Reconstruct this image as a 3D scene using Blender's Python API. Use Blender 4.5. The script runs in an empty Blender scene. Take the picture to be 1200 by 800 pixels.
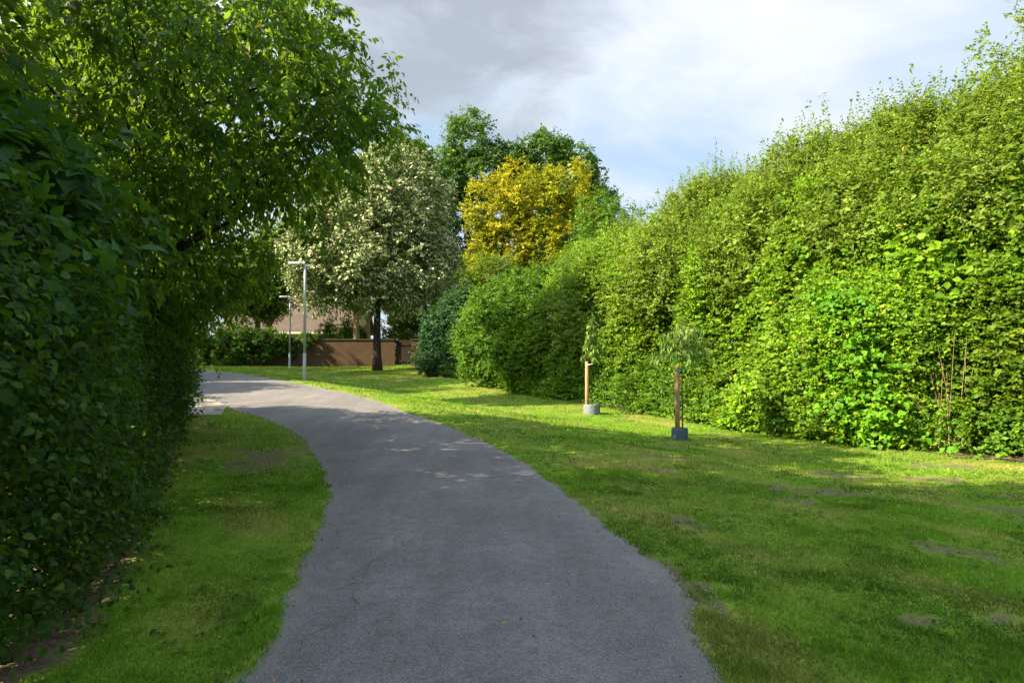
import bpy, math
import numpy as np
R = math.radians
rng = np.random.default_rng(7)
sc = bpy.context.scene
COL = sc.collection

# ------------------------------------------------------------------ helpers
def tag(o, label=None, cat=None, group=None, kind=None):
    if label: o['label'] = label
    if cat: o['category'] = cat
    if group: o['group'] = group
    if kind: o['kind'] = kind
    return o

def empty(name, loc, rz=0.0):
    o = bpy.data.objects.new(name, None)
    o.location = loc; o.rotation_euler = (0, 0, rz)
    o.empty_display_size = 0.3
    COL.objects.link(o)
    return o

def link(name, me, mat, parent=None):
    o = bpy.data.objects.new(name, me)
    if mat is not None: me.materials.append(mat)
    COL.objects.link(o)
    if parent is not None:
        o.parent = parent
        o.matrix_parent_inverse.identity()
    return o

def np_mesh(name, V, F, attrs=None, smooth=False):
    """V (n,3); F (m,k) of one polygon size k"""
    me = bpy.data.meshes.new(name)
    V = np.asarray(V, np.float32); F = np.asarray(F, np.int32)
    n, (m, k) = len(V), F.shape
    me.vertices.add(n); me.vertices.foreach_set('co', V.ravel())
    me.loops.add(m * k); me.loops.foreach_set('vertex_index', F.ravel())
    me.polygons.add(m); me.polygons.foreach_set('loop_start', np.arange(0, m * k, k, dtype=np.int32))
    if smooth: me.polygons.foreach_set('use_smooth', np.ones(m, bool))
    me.update(calc_edges=True)
    for key, arr in (attrs or {}).items():
        arr = np.asarray(arr, np.float32)
        if arr.ndim == 1:
            a = me.attributes.new(key, 'FLOAT', 'POINT'); a.data.foreach_set('value', arr)
        else:
            a = me.attributes.new(key, 'FLOAT_VECTOR', 'POINT'); a.data.foreach_set('vector', arr.ravel())
    return me

class MB:
    """collects boxes, tubes and faces into one mesh"""
    def __init__(s): s.v = []; s.f = []
    def add(s, V, F):
        b = len(s.v); s.v += [tuple(map(float, p)) for p in V]; s.f += [tuple(int(i) + b for i in f) for f in F]; return s
    def box(s, c, d, rz=0.0, ch=0.0):
        x, y, z = (q / 2 for q in d)
        if ch:
            pts = []
            for sx, sy in ((-1, -1), (1, -1), (1, 1), (-1, 1)):
                a, b_ = (sx * x, sy * (y - ch)), (sx * (x - ch), sy * y)
                pts += [a, b_] if sx * sy > 0 else [b_, a]
        else:
            pts = [(-x, -y), (x, -y), (x, y), (-x, y)]
        n = len(pts); cs, sn = math.cos(rz), math.sin(rz)
        V = [(c[0] + px * cs - py * sn, c[1] + px * sn + py * cs, c[2] + zz) for zz in (-z, z) for px, py in pts]
        F = [tuple(range(n))[::-1], tuple(range(n, 2 * n))] + [(i, (i + 1) % n, n + (i + 1) % n, n + i) for i in range(n)]
        return s.add(V, F)
    def tube(s, P, r, k=8, cap=True):
        P = np.asarray(P, float); n = len(P); r = np.broadcast_to(np.asarray(r, float), (n,))
        T = np.gradient(P, axis=0); T /= np.linalg.norm(T, axis=1)[:, None] + 1e-9
        up = np.array([0, 0, 1.]) if abs(T[0, 2]) < .9 else np.array([1., 0, 0])
        V = []
        for i in range(n):
            a = np.cross(up, T[i]); a /= np.linalg.norm(a) + 1e-9; b = np.cross(T[i], a); up = b if False else up
            for j in range(k):
                t = 2 * math.pi * j / k
                V.append(P[i] + r[i] * (a * math.cos(t) + b * math.sin(t)))
        F = [(i * k + j, i * k + (j + 1) % k, (i + 1) * k + (j + 1) % k, (i + 1) * k + j) for i in range(n - 1) for j in range(k)]
        if cap: F += [tuple(range(k))[::-1], tuple(range((n - 1) * k, n * k))]
        return s.add(V, F)
    def build(s, name, mat, parent=None, smooth=False):
        me = bpy.data.meshes.new(name); me.from_pydata(s.v, [], s.f); me.update()
        if smooth: me.polygons.foreach_set('use_smooth', np.ones(len(me.polygons), bool))
        return link(name, me, mat, parent)

def nrm(a): return a / (np.linalg.norm(a, axis=-1, keepdims=True) + 1e-9)

def vnoise(P, seed=0):
    """smooth value noise in 0..1, P (n,3)"""
    P = np.asarray(P, float); i = np.floor(P).astype(np.int64); f = P - i; f = f * f * (3 - 2 * f)
    out = np.zeros(len(P))
    for dx in (0, 1):
        for dy in (0, 1):
            for dz in (0, 1):
                h = (i[:, 0] + dx) * 374761393 + (i[:, 1] + dy) * 668265263 + (i[:, 2] + dz) * 1274126177 + seed * 974711
                h = (h ^ (h >> 13)) * 1274126177; h = h & 0xffffffff; h = h ^ (h >> 16)
                v = (h & 0xffff) / 65535.
                w = (f[:, 0] if dx else 1 - f[:, 0]) * (f[:, 1] if dy else 1 - f[:, 1]) * (f[:, 2] if dz else 1 - f[:, 2])
                out += v * w
    return out
def fbm(P, seed=0, o=3):
    s = 0; a = .5; P = np.asarray(P, float)
    for k in range(o): s = s + a * vnoise(P, seed + k); P = P * 2.03; a *= .5
    return s / (1 - .5 ** o)

# ------------------------------------------------------------------ terrain
YT = np.arange(-80, 160, .25)
def table(pts, w=4.0):
    ys, vs = zip(*pts); t = np.interp(YT, ys, vs); k = int(w / .25) | 1; ker = np.hanning(k + 2)[1:-1]; ker /= ker.sum()
    return np.convolve(np.pad(t, k // 2, mode='edge'), ker, 'valid')
T_UP = table([(-60, 0), (0, 0), (7, .02), (10, .08), (13, .2), (16, .35), (20, .5), (24, .65), (30, .76), (40, .86), (52, .93), (70, 1.), (200, 1.)])
T_LO = table([(-60, -.1), (0, -.15), (5, -.22), (13, -.28), (16, -.26), (22, -.24), (28, -.05), (35, .25), (42, .5), (52, .88), (70, 1.), (200, 1.)], 5)
T_XP = table([(-60, 1), (0, 1), (3.5, 1.1), (5, 1.2), (7, .87), (9, .46), (11.2, -.14), (13.7, -1.2), (16, -2.4), (20, -4.2), (23.3, -6.7), (31, -11.8), (40, -18), (60, -25)], 3)
def g(x, y):
    x = np.asarray(x, float); y = np.asarray(y, float)
    a = np.interp(y, YT, T_UP); b = np.interp(y, YT, T_LO); u = np.clip((x - np.interp(y, YT, T_XP) - .2) / 6.5, 0, 1)
    u = u * u * (3 - 2 * u)
    return a + (b - a) * u
def gz(x, y): return float(g(x, y))

PATH_R = [(.8, -14), (.85, -6), (.95, 0), (1.08, 3.54), (1.24, 4.96), (1.08, 6.07), (.87, 7.), (.46, 9.1), (-.14, 11.2), (-1.2, 13.7), (-2.4, 16), (-4.2, 19.6), (-6.7, 23.3), (-11.8, 31), (-18, 39.5), (-26, 47)]
PATH_L = [(-1.7, -14), (-1.55, -6), (-1.4, 0), (-1.42, 3.54), (-1.6, 4.96), (-1.83, 6.35), (-2.1, 7.8), (-2.45, 9), (-3.0, 10.5), (-4.1, 13), (-5.5, 15.1), (-6.9, 16.8), (-9.1, 20), (-12.5, 25.5), (-19, 34), (-27, 41)]
def spline(P, n):
    P = np.asarray(P, float); t = np.linspace(0, len(P) - 1.0001, n); i = t.astype(int); f = (t - i)[:, None]
    q = lambda k: P[np.clip(k, 0, len(P) - 1)]
    p0, p1, p2, p3 = q(i - 1), q(i), q(i + 1), q(i + 2)
    return .5 * (2 * p1 + (p2 - p0) * f + (2 * p0 - 5 * p1 + 4 * p2 - p3) * f ** 2 + (3 * p1 - p0 - 3 * p2 + p3) * f ** 3)
NP_ = 700
PL, PR = spline(PATH_L, NP_), spline(PATH_R, NP_)
w1 = np.column_stack([np.arange(NP_) * .11, np.zeros(NP_), np.zeros(NP_)])
PL[:, 0] += (fbm(w1 * 1.7, 3) - .5) * .09 + (vnoise(w1 * 5, 9) - .5) * .035
PR[:, 0] += (fbm(w1 * 1.7, 5) - .5) * .09 + (vnoise(w1 * 5, 19) - .5) * .035

def seg_dist(P, A):
    """distance from points P (n,2) to the polyline A, coarse to fine"""
    A0, A1 = A[:-1], A[1:]; out = np.full(len(P), 1e9); D = A1 - A0; L2 = (D ** 2).sum(1) + 1e-9
    for s in range(0, len(P), 20000):
        p = P[s:s + 20000]; best = np.full(len(p), 1e9)
        for a, d, l in zip(A0[::1], D[::1], L2[::1]):
            t = np.clip(((p - a) @ d) / l, 0, 1); q = p - a - t[:, None] * d
            best = np.minimum(best, (q ** 2).sum(1))
        out[s:s + 20000] = np.sqrt(best)
    return out
def in_poly(P, poly):
    x, y = P[:, 0], P[:, 1]; ins = np.zeros(len(P), bool); j = len(poly) - 1
    for i in range(len(poly)):
        xi, yi = poly[i]; xj, yj = poly[j]
        c = ((yi > y) != (yj > y)) & (x < (xj - xi) * (y - yi) / (yj - yi + 1e-12) + xi); ins ^= c; j = i
    return ins
POLY = np.vstack([PL[::3], PR[::-3]])
def path_sd(P):
    """signed distance to the path's edge, negative on the asphalt"""
    d = np.minimum(seg_dist(P, PL[::4]), seg_dist(P, PR[::4]))
    return np.where(in_poly(P, POLY), -d, d)

HEDGE_L = np.array([(-2.5, -13), (-2.45, -6), (-2.3, 0), (-2.66, 3.9), (-3.5, 6.1), (-4.9, 9.0), (-6.1, 11.9), (-7.3, 15.2)])
HEDGE_R = np.array([(15, 1), (12.2, 7), (9.8, 12.4), (7.7, 15.0), (6.4, 16.9), (5.4, 20.), (3.6, 24), (1.8, 28), (-.6, 32.5), (-3., 38), (-5.2, 42.5)])

# ------------------------------------------------------------------ materials
def new_mat(name):
    m = bpy.data.materials.new(name); m.use_nodes = True; nt = m.node_tree; nt.nodes.clear()
    out = nt.nodes.new('ShaderNodeOutputMaterial')
    return m, nt, out
def N(nt, t, **kw):
    n = nt.nodes.new(t)
    for k, v in kw.items(): setattr(n, k, v)
    return n
def ramp(nt, fac, stops, interp='LINEAR'):
    r = N(nt, 'ShaderNodeValToRGB'); cr = r.color_ramp; cr.interpolation = interp
    while len(cr.elements) < len(stops): cr.elements.new(.5)
    for e, (p, c) in zip(cr.elements, stops): e.position = p; e.color = (*c, 1) if len(c) == 3 else c
    if fac is not None: nt.links.new(fac, r.inputs[0])
    return r.outputs[0]
def mixc(nt, fac, a, b, mode='MIX'):
    m = N(nt, 'ShaderNodeMix', data_type='RGBA', blend_type=mode)
    for s, v in ((m.inputs[0], fac), (m.inputs[6], a), (m.inputs[7], b)):
        if hasattr(v, 'links'): nt.links.new(v, s)
        else: s.default_value = v if not isinstance(v, tuple) else ((*v, 1) if len(v) == 3 else v)
    return m.outputs[2]
def noise(nt, scale, detail=4, rough=.55, vec=None, dist=0):
    n = N(nt, 'ShaderNodeTexNoise'); n.inputs['Scale'].default_value = scale; n.inputs['Detail'].default_value = detail
    n.inputs['Roughness'].default_value = rough; n.inputs['Distortion'].default_value = dist
    if vec is not None: nt.links.new(vec, n.inputs['Vector'])
    return n.outputs['Fac']
def objco(nt, scale=(1, 1, 1)):
    tc = N(nt, 'ShaderNodeTexCoord'); mp = N(nt, 'ShaderNodeMapping'); mp.inputs['Scale'].default_value = scale
    nt.links.new(tc.outputs['Object'], mp.inputs['Vector']); return mp.outputs[0]
def attr(nt, name): return N(nt, 'ShaderNodeAttribute', attribute_name=name)
def math_(nt, op, a, b=None, clamp=False):
    m = N(nt, 'ShaderNodeMath', operation=op, use_clamp=clamp)
    for s, v in zip(m.inputs, (a, b)):
        if v is None: continue
        if hasattr(v, 'links'): nt.links.new(v, s)
        else: s.default_value = v
    return m.outputs[0]
def principled(nt, out, col, rough=.8, metal=0, spec=.3, bump=None, bstr=.3, bdist=.02):
    p = N(nt, 'ShaderNodeBsdfPrincipled')
    if hasattr(col, 'links'): nt.links.new(col, p.inputs['Base Color'])
    else: p.inputs['Base Color'].default_value = (*col, 1)
    p.inputs['Roughness'].default_value = rough; p.inputs['Metallic'].default_value = metal
    p.inputs['Specular IOR Level'].default_value = spec
    if bump is not None:
        b = N(nt, 'ShaderNodeBump'); b.inputs['Strength'].default_value = bstr; b.inputs['Distance'].default_value = bdist
        nt.links.new(bump, b.inputs['Height']); nt.links.new(b.outputs[0], p.inputs['Normal'])
    nt.links.new(p.outputs[0], out.inputs['Surface'])
    return p

def leaf_mat(name, stops, clump=(.75, 1.25), trans=(.16, .26, .02), tmix=.35, rough=.5, alt=None, spec=.16):
    """stops: base colours over the per-leaf random value; the clump value varies brightness; alt: (threshold, colour) second hue by clump"""
    m, nt, out = new_mat(name)
    a = attr(nt, 'tint'); sep = N(nt, 'ShaderNodeSeparateXYZ'); nt.links.new(a.outputs['Vector'], sep.inputs[0])
    c = ramp(nt, sep.outputs[0], stops)
    if alt: c = mixc(nt, ramp(nt, sep.outputs[2], [(alt[0], (0, 0, 0)), (alt[1], (1, 1, 1))]), c, alt[2])
    mr = N(nt, 'ShaderNodeMapRange'); nt.links.new(sep.outputs[1], mr.inputs[0]); mr.inputs[3].default_value = clump[0]; mr.inputs[4].default_value = clump[1]
    comb = N(nt, 'ShaderNodeCombineXYZ')
    for i in range(3): nt.links.new(mr.outputs[0], comb.inputs[i])
    c = mixc(nt, 1.0, c, comb.outputs[0], 'MULTIPLY')
    p = principled(nt, out, c, rough, spec=spec)
    t = N(nt, 'ShaderNodeBsdfTranslucent')
    tc = mixc(nt, 1.0, comb.outputs[0], trans, 'MULTIPLY')
    if alt: tc = mixc(nt, ramp(nt, sep.outputs[2], [(alt[0], (0, 0, 0)), (alt[1], (1, 1, 1))]), tc, alt[2])
    nt.links.new(tc, t.inputs[0])
    mx = N(nt, 'ShaderNodeMixShader'); mx.inputs[0].default_value = tmix
    nt.links.new(p.outputs[0], mx.inputs[1]); nt.links.new(t.outputs[0], mx.inputs[2]); nt.links.new(mx.outputs[0], out.inputs['Surface'])
    return m

def bark_mat(name, c1, c2, sc_=6):
    m, nt, out = new_mat(name); v = objco(nt, (1, 1, .18)); n = noise(nt, sc_, 5, .65, v)
    c = ramp(nt, n, [(.3, c1), (.7, c2)]); principled(nt, out, c, .9, spec=.15, bump=n, bstr=.8, bdist=.04); return m
def plain_mat(name, c1, c2, scale=8, rough=.7, metal=0, spec=.3, bstr=.15):
    m, nt, out = new_mat(name); n = noise(nt, scale, 4, .6, objco(nt)); c = ramp(nt, n, [(.3, c1), (.7, c2)])
    principled(nt, out, c, rough, metal, spec, n, bstr, .01); return m

M = {}
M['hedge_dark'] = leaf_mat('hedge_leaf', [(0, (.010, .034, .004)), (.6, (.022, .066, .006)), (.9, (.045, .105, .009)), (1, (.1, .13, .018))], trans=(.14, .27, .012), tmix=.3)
M['broad'] = leaf_mat('broad_leaf', [(0, (.018, .06, .009)), (.7, (.035, .1, .014)), (1, (.055, .135, .018))], trans=(.13, .28, .016), tmix=.3)
M['droop'] = leaf_mat('drooping_leaf', [(0, (.016, .05, .005)), (.6, (.038, .105, .009)), (.95, (.08, .165, .014)), (1, (.2, .12, .02))], trans=(.28, .46, .02), tmix=.34)
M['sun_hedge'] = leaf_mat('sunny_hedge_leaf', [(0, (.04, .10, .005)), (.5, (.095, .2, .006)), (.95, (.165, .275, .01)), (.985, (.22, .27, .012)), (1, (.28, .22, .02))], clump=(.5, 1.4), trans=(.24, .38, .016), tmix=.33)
M['thicket'] = leaf_mat('thicket_leaf', [(0, (.06, .12, .014)), (.5, (.125, .2, .022)), (.94, (.2, .28, .035)), (1, (.26, .22, .03))], clump=(.65, 1.25), trans=(.26, .38, .025), tmix=.35)
M['bush'] = leaf_mat('bush_leaf', [(0, (.035, .1, .009)), (.6, (.075, .17, .012)), (1, (.13, .24, .015))], clump=(.6, 1.25), trans=(.18, .34, .018), tmix=.33)
M['blue_shrub'] = leaf_mat('bluish_leaf', [(0, (.018, .06, .022)), (.6, (.03, .09, .03)), (1, (.05, .12, .04))], trans=(.08, .2, .04), tmix=.25)
M['vine'] = leaf_mat('vine_leaf', [(0, (.06, .18, .008)), (.6, (.095, .25, .01)), (1, (.15, .31, .014))], clump=(.8, 1.2), trans=(.22, .42, .015), tmix=.35)
M['blossom'] = leaf_mat('blossom_leaf', [(0, (.035, .09, .018)), (.28, (.08, .15, .035)), (.5, (.24, .3, .12)), (.72, (.5, .5, .27)), (1, (.68, .66, .42))], clump=(.75, 1.2), trans=(.16, .24, .06), tmix=.25, rough=.6)
M['golden'] = leaf_mat('golden_leaf', [(0, (.09, .16, .008)), (.35, (.2, .25, .009)), (.75, (.29, .31, .011)), (1, (.38, .35, .012))], clump=(.65, 1.25), trans=(.42, .42, .02), tmix=.35, alt=(.5, .9, (.38, .345, .012)))
M['oak'] = leaf_mat('oak_leaf', [(0, (.03, .08, .01)), (.6, (.06, .13, .016)), (1, (.1, .18, .022))], clump=(.65, 1.25), trans=(.16, .3, .02), tmix=.28)
M['back'] = leaf_mat('garden_leaf', [(0, (.03, .075, .01)), (.6, (.06, .125, .014)), (1, (.13, .2, .02))], clump=(.7, 1.25), trans=(.25, .38, .02), tmix=.38)
M['sapling'] = leaf_mat('sapling_leaf', [(0, (.06, .15, .02)), (.6, (.12, .24, .035)), (1, (.22, .32, .07))], trans=(.26, .34, .05), tmix=.3, rough=.35)
M['ivy'] = leaf_mat('ivy_leaf', [(0, (.02, .07, .008)), (.6, (.045, .12, .012)), (1, (.09, .18, .016))], trans=(.14, .28, .015), tmix=.28)
M['grass'] = leaf_mat('grass_blade', [(0, (.055, .15, .008)), (.5, (.115, .245, .014)), (.86, (.18, .29, .025)), (.95, (.22, .22, .06)), (1, (.34, .3, .13))], clump=(.6, 1.35), trans=(.22, .38, .014), tmix=.28, rough=.55, alt=(.35, 1., (.29, .28, .075)))
M['bark_dark'] = bark_mat('dark_bark', (.02, .016, .012), (.06, .048, .036))
M['bark'] = bark_mat('brown_bark', (.07, .048, .03), (.17, .12, .08))
M['bark_pale'] = bark_mat('pale_bark', (.22, .15, .09), (.42, .3, .19))
M['twig'] = bark_mat('dry_twig', (.2, .13, .08), (.38, .27, .17), 20)
M['stake'] = bark_mat('stake_wood', (.3, .17, .09), (.5, .32, .18), 14)
M['stake_brown'] = bark_mat('weathered_stake_wood', (.24, .14, .085), (.42, .27, .17), 14)
M['steel'] = plain_mat('galvanised_steel', (.33, .37, .41), (.43, .47, .5), 12, .5, .35, .5, .05)
M['lamp_head'] = plain_mat('lamp_head_grey', (.42, .45, .48), (.52, .55, .57), 10, .45, .1, .5, .03)
M['lens'] = plain_mat('lamp_glass', (.6, .62, .62), (.7, .72, .72), 6, .25, 0, .5, .02)
M['collar'] = plain_mat('grey_plastic', (.12, .155, .17), (.17, .205, .22), 6, .55, 0, .35, .08)
M['collar_shaded'] = plain_mat('shaded_blue_grey_plastic', (.045, .075, .1), (.07, .105, .13), 6, .5, 0, .35, .08)  # darker version of the collar plastic, shade put into its colour
M['tie'] = plain_mat('green_tie', (.02, .25, .13), (.04, .35, .18), 20, .6)
M['white_tie'] = plain_mat('white_tie', (.6, .6, .55), (.75, .74, .7), 20, .6)
M['soil'] = plain_mat('mulch', (.05, .03, .018), (.13, .08, .045), 30, .95, 0, .1, .6)
M['timber_dark'] = plain_mat('dark_timber', (.018, .012, .01), (.04, .026, .02), 5, .7, 0, .3, .2)
M['cap'] = plain_mat('dark_coping', (.03, .024, .022), (.06, .047, .04), 6, .8)
M['gutter'] = plain_mat('pale_fascia', (.5, .5, .47), (.62, .62, .58), 6, .6)
M['white_wall'] = plain_mat('white_render', (.7, .7, .68), (.8, .8, .78), 6, .8)
M['house_wall'] = plain_mat('tan_render', (.33, .24, .17), (.42, .31, .22), 5, .85)
M['glass'] = plain_mat('window_glass', (.02, .025, .03), (.03, .035, .04), 3, .08, 0, .6, 0)
M['window_frame'] = plain_mat('white_window_frame', (.6, .6, .58), (.72, .72, .7), 5, .5)

def brick_mat(name, c1, c2, mortar, bw, rh):
    m, nt, out = new_mat(name); tc = N(nt, 'ShaderNodeTexCoord'); sp = N(nt, 'ShaderNodeSeparateXYZ'); nt.links.new(tc.outputs['Object'], sp.inputs[0])
    cb = N(nt, 'ShaderNodeCombineXYZ'); nt.links.new(sp.outputs[0], cb.inputs[0]); nt.links.new(sp.outputs[2], cb.inputs[1])
    b = N(nt, 'ShaderNodeTexBrick'); nt.links.new(cb.outputs[0], b.inputs['Vector'])
    b.inputs['Color1'].default_value = (*c1, 1); b.inputs['Color2'].default_value = (*c2, 1); b.inputs['Mortar'].default_value = (*mortar, 1)
    b.inputs['Scale'].default_value = 1; b.inputs['Mortar Size'].default_value = .012; b.inputs['Brick Width'].default_value = bw; b.inputs['Row Height'].default_value = rh
    n = noise(nt, 1.3, 4, .6, tc.outputs['Object'])
    c = mixc(nt, ramp(nt, n, [(.35, (0, 0, 0)), (.75, (.5, .5, .5))]), b.outputs['Color'], tuple(q * .55 for q in c1))
    principled(nt, out, c, .9, spec=.15, bump=b.outputs['Fac'], bstr=-.4); return m
M['brick'] = brick_mat('brown_brick', (.115, .068, .04), (.08, .047, .028), (.1, .072, .05), .24, .075)
M['tiles'] = brick_mat('roof_tiles', (.13, .1, .085), (.1, .078, .066), (.045, .034, .028), .3, .26)

# asphalt
def asphalt(name, c1, c2, c3):
    m, nt, out = new_mat(name); v = objco(nt)
    big = noise(nt, .8, 5, .6, v); fine = noise(nt, 95, 2, .7, v); mid = noise(nt, 9, 5, .65, v); vor = N(nt, 'ShaderNodeTexVoronoi'); vor.inputs['Scale'].default_value = 150; nt.links.new(v, vor.inputs['Vector'])
    c = ramp(nt, big, [(.3, c1), (.7, c2)])
    lane = noise(nt, 2.2, 4, .6, objco(nt, (1, .12, 1))); c = mixc(nt, 1., c, ramp(nt, lane, [(.3, (.84, .84, .84)), (.7, (1.14, 1.13, 1.12))]), 'MULTIPLY')
    c = mixc(nt, ramp(nt, mid, [(.42, (0, 0, 0)), (.7, (.55, .55, .55))]), c, tuple(q * .72 for q in c1))
    sep = N(nt, 'ShaderNodeSeparateXYZ'); nt.links.new(vor.outputs['Color'], sep.inputs[0])
    c = mixc(nt, 1., c, ramp(nt, sep.outputs[0], [(0, (.6, .6, .6)), (.5, (.95, .95, .95)), (1, (1.45, 1.45, 1.45))]), 'MULTIPLY')
    e = attr(nt, 'edge')
    em = math_(nt, 'MULTIPLY', e.outputs['Fac'], math_(nt, 'ADD', mid, .35), True)
    c = mixc(nt, ramp(nt, em, [(.45, (0, 0, 0)), (.9, (.55, .55, .55))]), c, c3)
    h = math_(nt, 'ADD', fine, math_(nt, 'MULTIPLY', vor.outputs['Distance'], .6))
    principled(nt, out, c, .88, spec=.25, bump=h, bstr=.55, bdist=.008); return m
M['asphalt'] = asphalt('asphalt', (.135, .128, .13), (.2, .191, .191), (.22, .195, .16))
M['paving'] = asphalt('pale_paving', (.30, .26, .21), (.36, .31, .26), (.2, .17, .12))
M['crack'] = plain_mat('crack_dark', (.045, .042, .038), (.08, .074, .066), 30, .95)

def ground_mat():
    m, nt, out = new_mat('lawn_ground'); v = objco(nt)
    n1 = noise(nt, .45, 5, .6, v); n2 = noise(nt, 3.2, 6, .68, v); n3 = noise(nt, 38, 3, .7, v); n4 = noise(nt, 11, 4, .7, v)
    c = ramp(nt, n2, [(.28, (.05, .13, .008)), (.5, (.098, .2, .012)), (.72, (.165, .25, .022))])
    at = attr(nt, 'dry'); dm = math_(nt, 'MULTIPLY', at.outputs['Fac'], math_(nt, 'ADD', n4, .35), True)
    c = mixc(nt, dm, c, (.26, .235, .06))
    c = mixc(nt, 1., c, ramp(nt, n3, [(.25, (.55, .55, .55)), (.5, (1, 1, 1)), (.75, (1.45, 1.45, 1.4))]), 'MULTIPLY')
    s = attr(nt, 'soil'); sm = math_(nt, 'ADD', s.outputs['Fac'], math_(nt, 'MULTIPLY', math_(nt, 'SUBTRACT', n4, .5), .9))
    soilc = ramp(nt, n3, [(.25, (.08, .06, .04)), (.55, (.165, .125, .085)), (.8, (.25, .195, .135))])
    c = mixc(nt, ramp(nt, sm, [(.3, (0, 0, 0)), (.72, (1, 1, 1))]), c, soilc)
    h = math_(nt, 'ADD', n3, math_(nt, 'MULTIPLY', n4, .8))
    principled(nt, out, c, .95, spec=.08, bump=h, bstr=.7, bdist=.035); return m
M['ground'] = ground_mat()

# ------------------------------------------------------------------ ground, path
def axis(lo, hi, step, far):
    a = np.arange(lo, hi + 1e-6, step); out = [a]; s = step; p = hi; q = lo; up = []; dn = []
    while p < far: s *= 1.3; p += s; up.append(p)
    s = step
    while q > -far: s *= 1.3; q -= s; dn.append(q)
    return np.concatenate([dn[::-1], a, up])
SPOTS = [(4.2, 6.2, .55, .3), (3.3, 8.2, .5, .3), (3.9, 9.2, .9, .4), (5.3, 11.0, .9, .35), (6.4, 10.7, .6, .3), (7.6, 9.3, 1., .35), (6.3, 8.3, .5, .4),
         (3.0, 13.2, .5, .3), (2.4, 11.3, .4, .25), (2.2, 10.0, .35, .25), (1.35, 4.6, .22, .55), (1.75, 6.7, .2, .3), (7.9, 12.2, .7, .3), (5.4, 6.5, .6, .35), (-3.9, 10.6, .7, .9), (.1, 14.5, .5, .3), (1.9, 15.6, .5, .3), (-3.4, 11.3, .4, .5), (3.1, 4.4, .45, .14), (3.9, 4.75, .3, .12)]
def soil_of(P, sd):
    s = np.clip(1 - np.abs(sd - .02) / .13, 0, 1) * .6 * (vnoise(np.column_stack([P * 1.1, P[:, :1] * 0]), 4))*1.6
    W = np.column_stack([P, P[:, :1] * 0]); wob = (fbm(W * 3.4, 61, 4) - .5) * 3.0
    for x, y, rx, ry in SPOTS:
        d = np.hypot((P[:, 0] - x) / rx, (P[:, 1] - y) / ry) + wob; s = np.maximum(s, np.clip(1.0 - .75 * d, 0, .62))
    near = P[:, 1] < 17
    dl = np.full(len(P), 9.); dl[near] = seg_dist(P[near], HEDGE_L); inside = near & (P[:, 0] < np.interp(P[:, 1], HEDGE_L[:, 1], HEDGE_L[:, 0]))
    s = np.maximum(s, np.where(inside, 1, np.clip(.95 - dl / .42, 0, 1)))
    dr = seg_dist(P, HEDGE_R); right = (P[:, 0] > np.interp(P[:, 1], HEDGE_R[:, 1], HEDGE_R[:, 0])) & (P[:, 1] < 45)
    return np.maximum(s, np.where(right, 1, np.clip(.8 - dr / .5, 0, 1)))
def dry_of(P):
    Q = np.column_stack([P[:, 0] * .35, P[:, 1] * .22, P[:, 0] * 0]); a = fbm(Q * 1.3, 31, 4)
    st = .5 + .5 * np.sin((P[:, 0] + .45 * P[:, 1] + 1.2 * vnoise(Q * 2, 8)) * 5.5)      # mowing lines
    b = fbm(np.column_stack([P[:, 0] * .9 + P[:, 1] * .45, P[:, 1] * .5 - P[:, 0] * .2, P[:, 0] * 0]) * 1.6, 37, 4)      # streaks left by the mower
    return np.clip((a - .44) * 2.6, 0, 1) * .45 + np.clip((b - .5) * 4, 0, 1) * .5 + st * .16
xs, ys = axis(-12, 14, .13, 700), axis(-5, 30, .13, 700)
GX, GY = np.meshgrid(xs, ys); P2 = np.column_stack([GX.ravel(), GY.ravel()])
nearm = (np.abs(P2[:, 0]) < 30) & (P2[:, 1] > -14) & (P2[:, 1] < 50)
sd = np.full(len(P2), 20.); sd[nearm] = path_sd(P2[nearm])
Zg = g(P2[:, 0], P2[:, 1]); lift = np.clip(sd / .35, 0, 1)
bump_ = (fbm(np.column_stack([P2 * .9, P2[:, :1] * 0]), 41, 4) - .45) * .07 + (vnoise(np.column_stack([P2 * 4, P2[:, :1] * 0]), 44) - .5) * .015
Zg = Zg + np.where(nearm, lift * (bump_ + .012), 0) - np.clip(-sd / .2, 0, 1) * .03
soil = np.zeros(len(P2)); soil[nearm] = soil_of(P2[nearm], sd[nearm]); dry = dry_of(P2)
nx, ny = len(xs), len(ys); idx = np.arange(nx * ny).reshape(ny, nx)
F = np.column_stack([idx[:-1, :-1].ravel(), idx[:-1, 1:].ravel(), idx[1:, 1:].ravel(), idx[1:, :-1].ravel()])
me = np_mesh('ground', np.column_stack([P2, Zg]), F, {'soil': soil, 'dry': dry}, True)
tag(link('ground', me, M['ground']), kind='structure')

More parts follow.
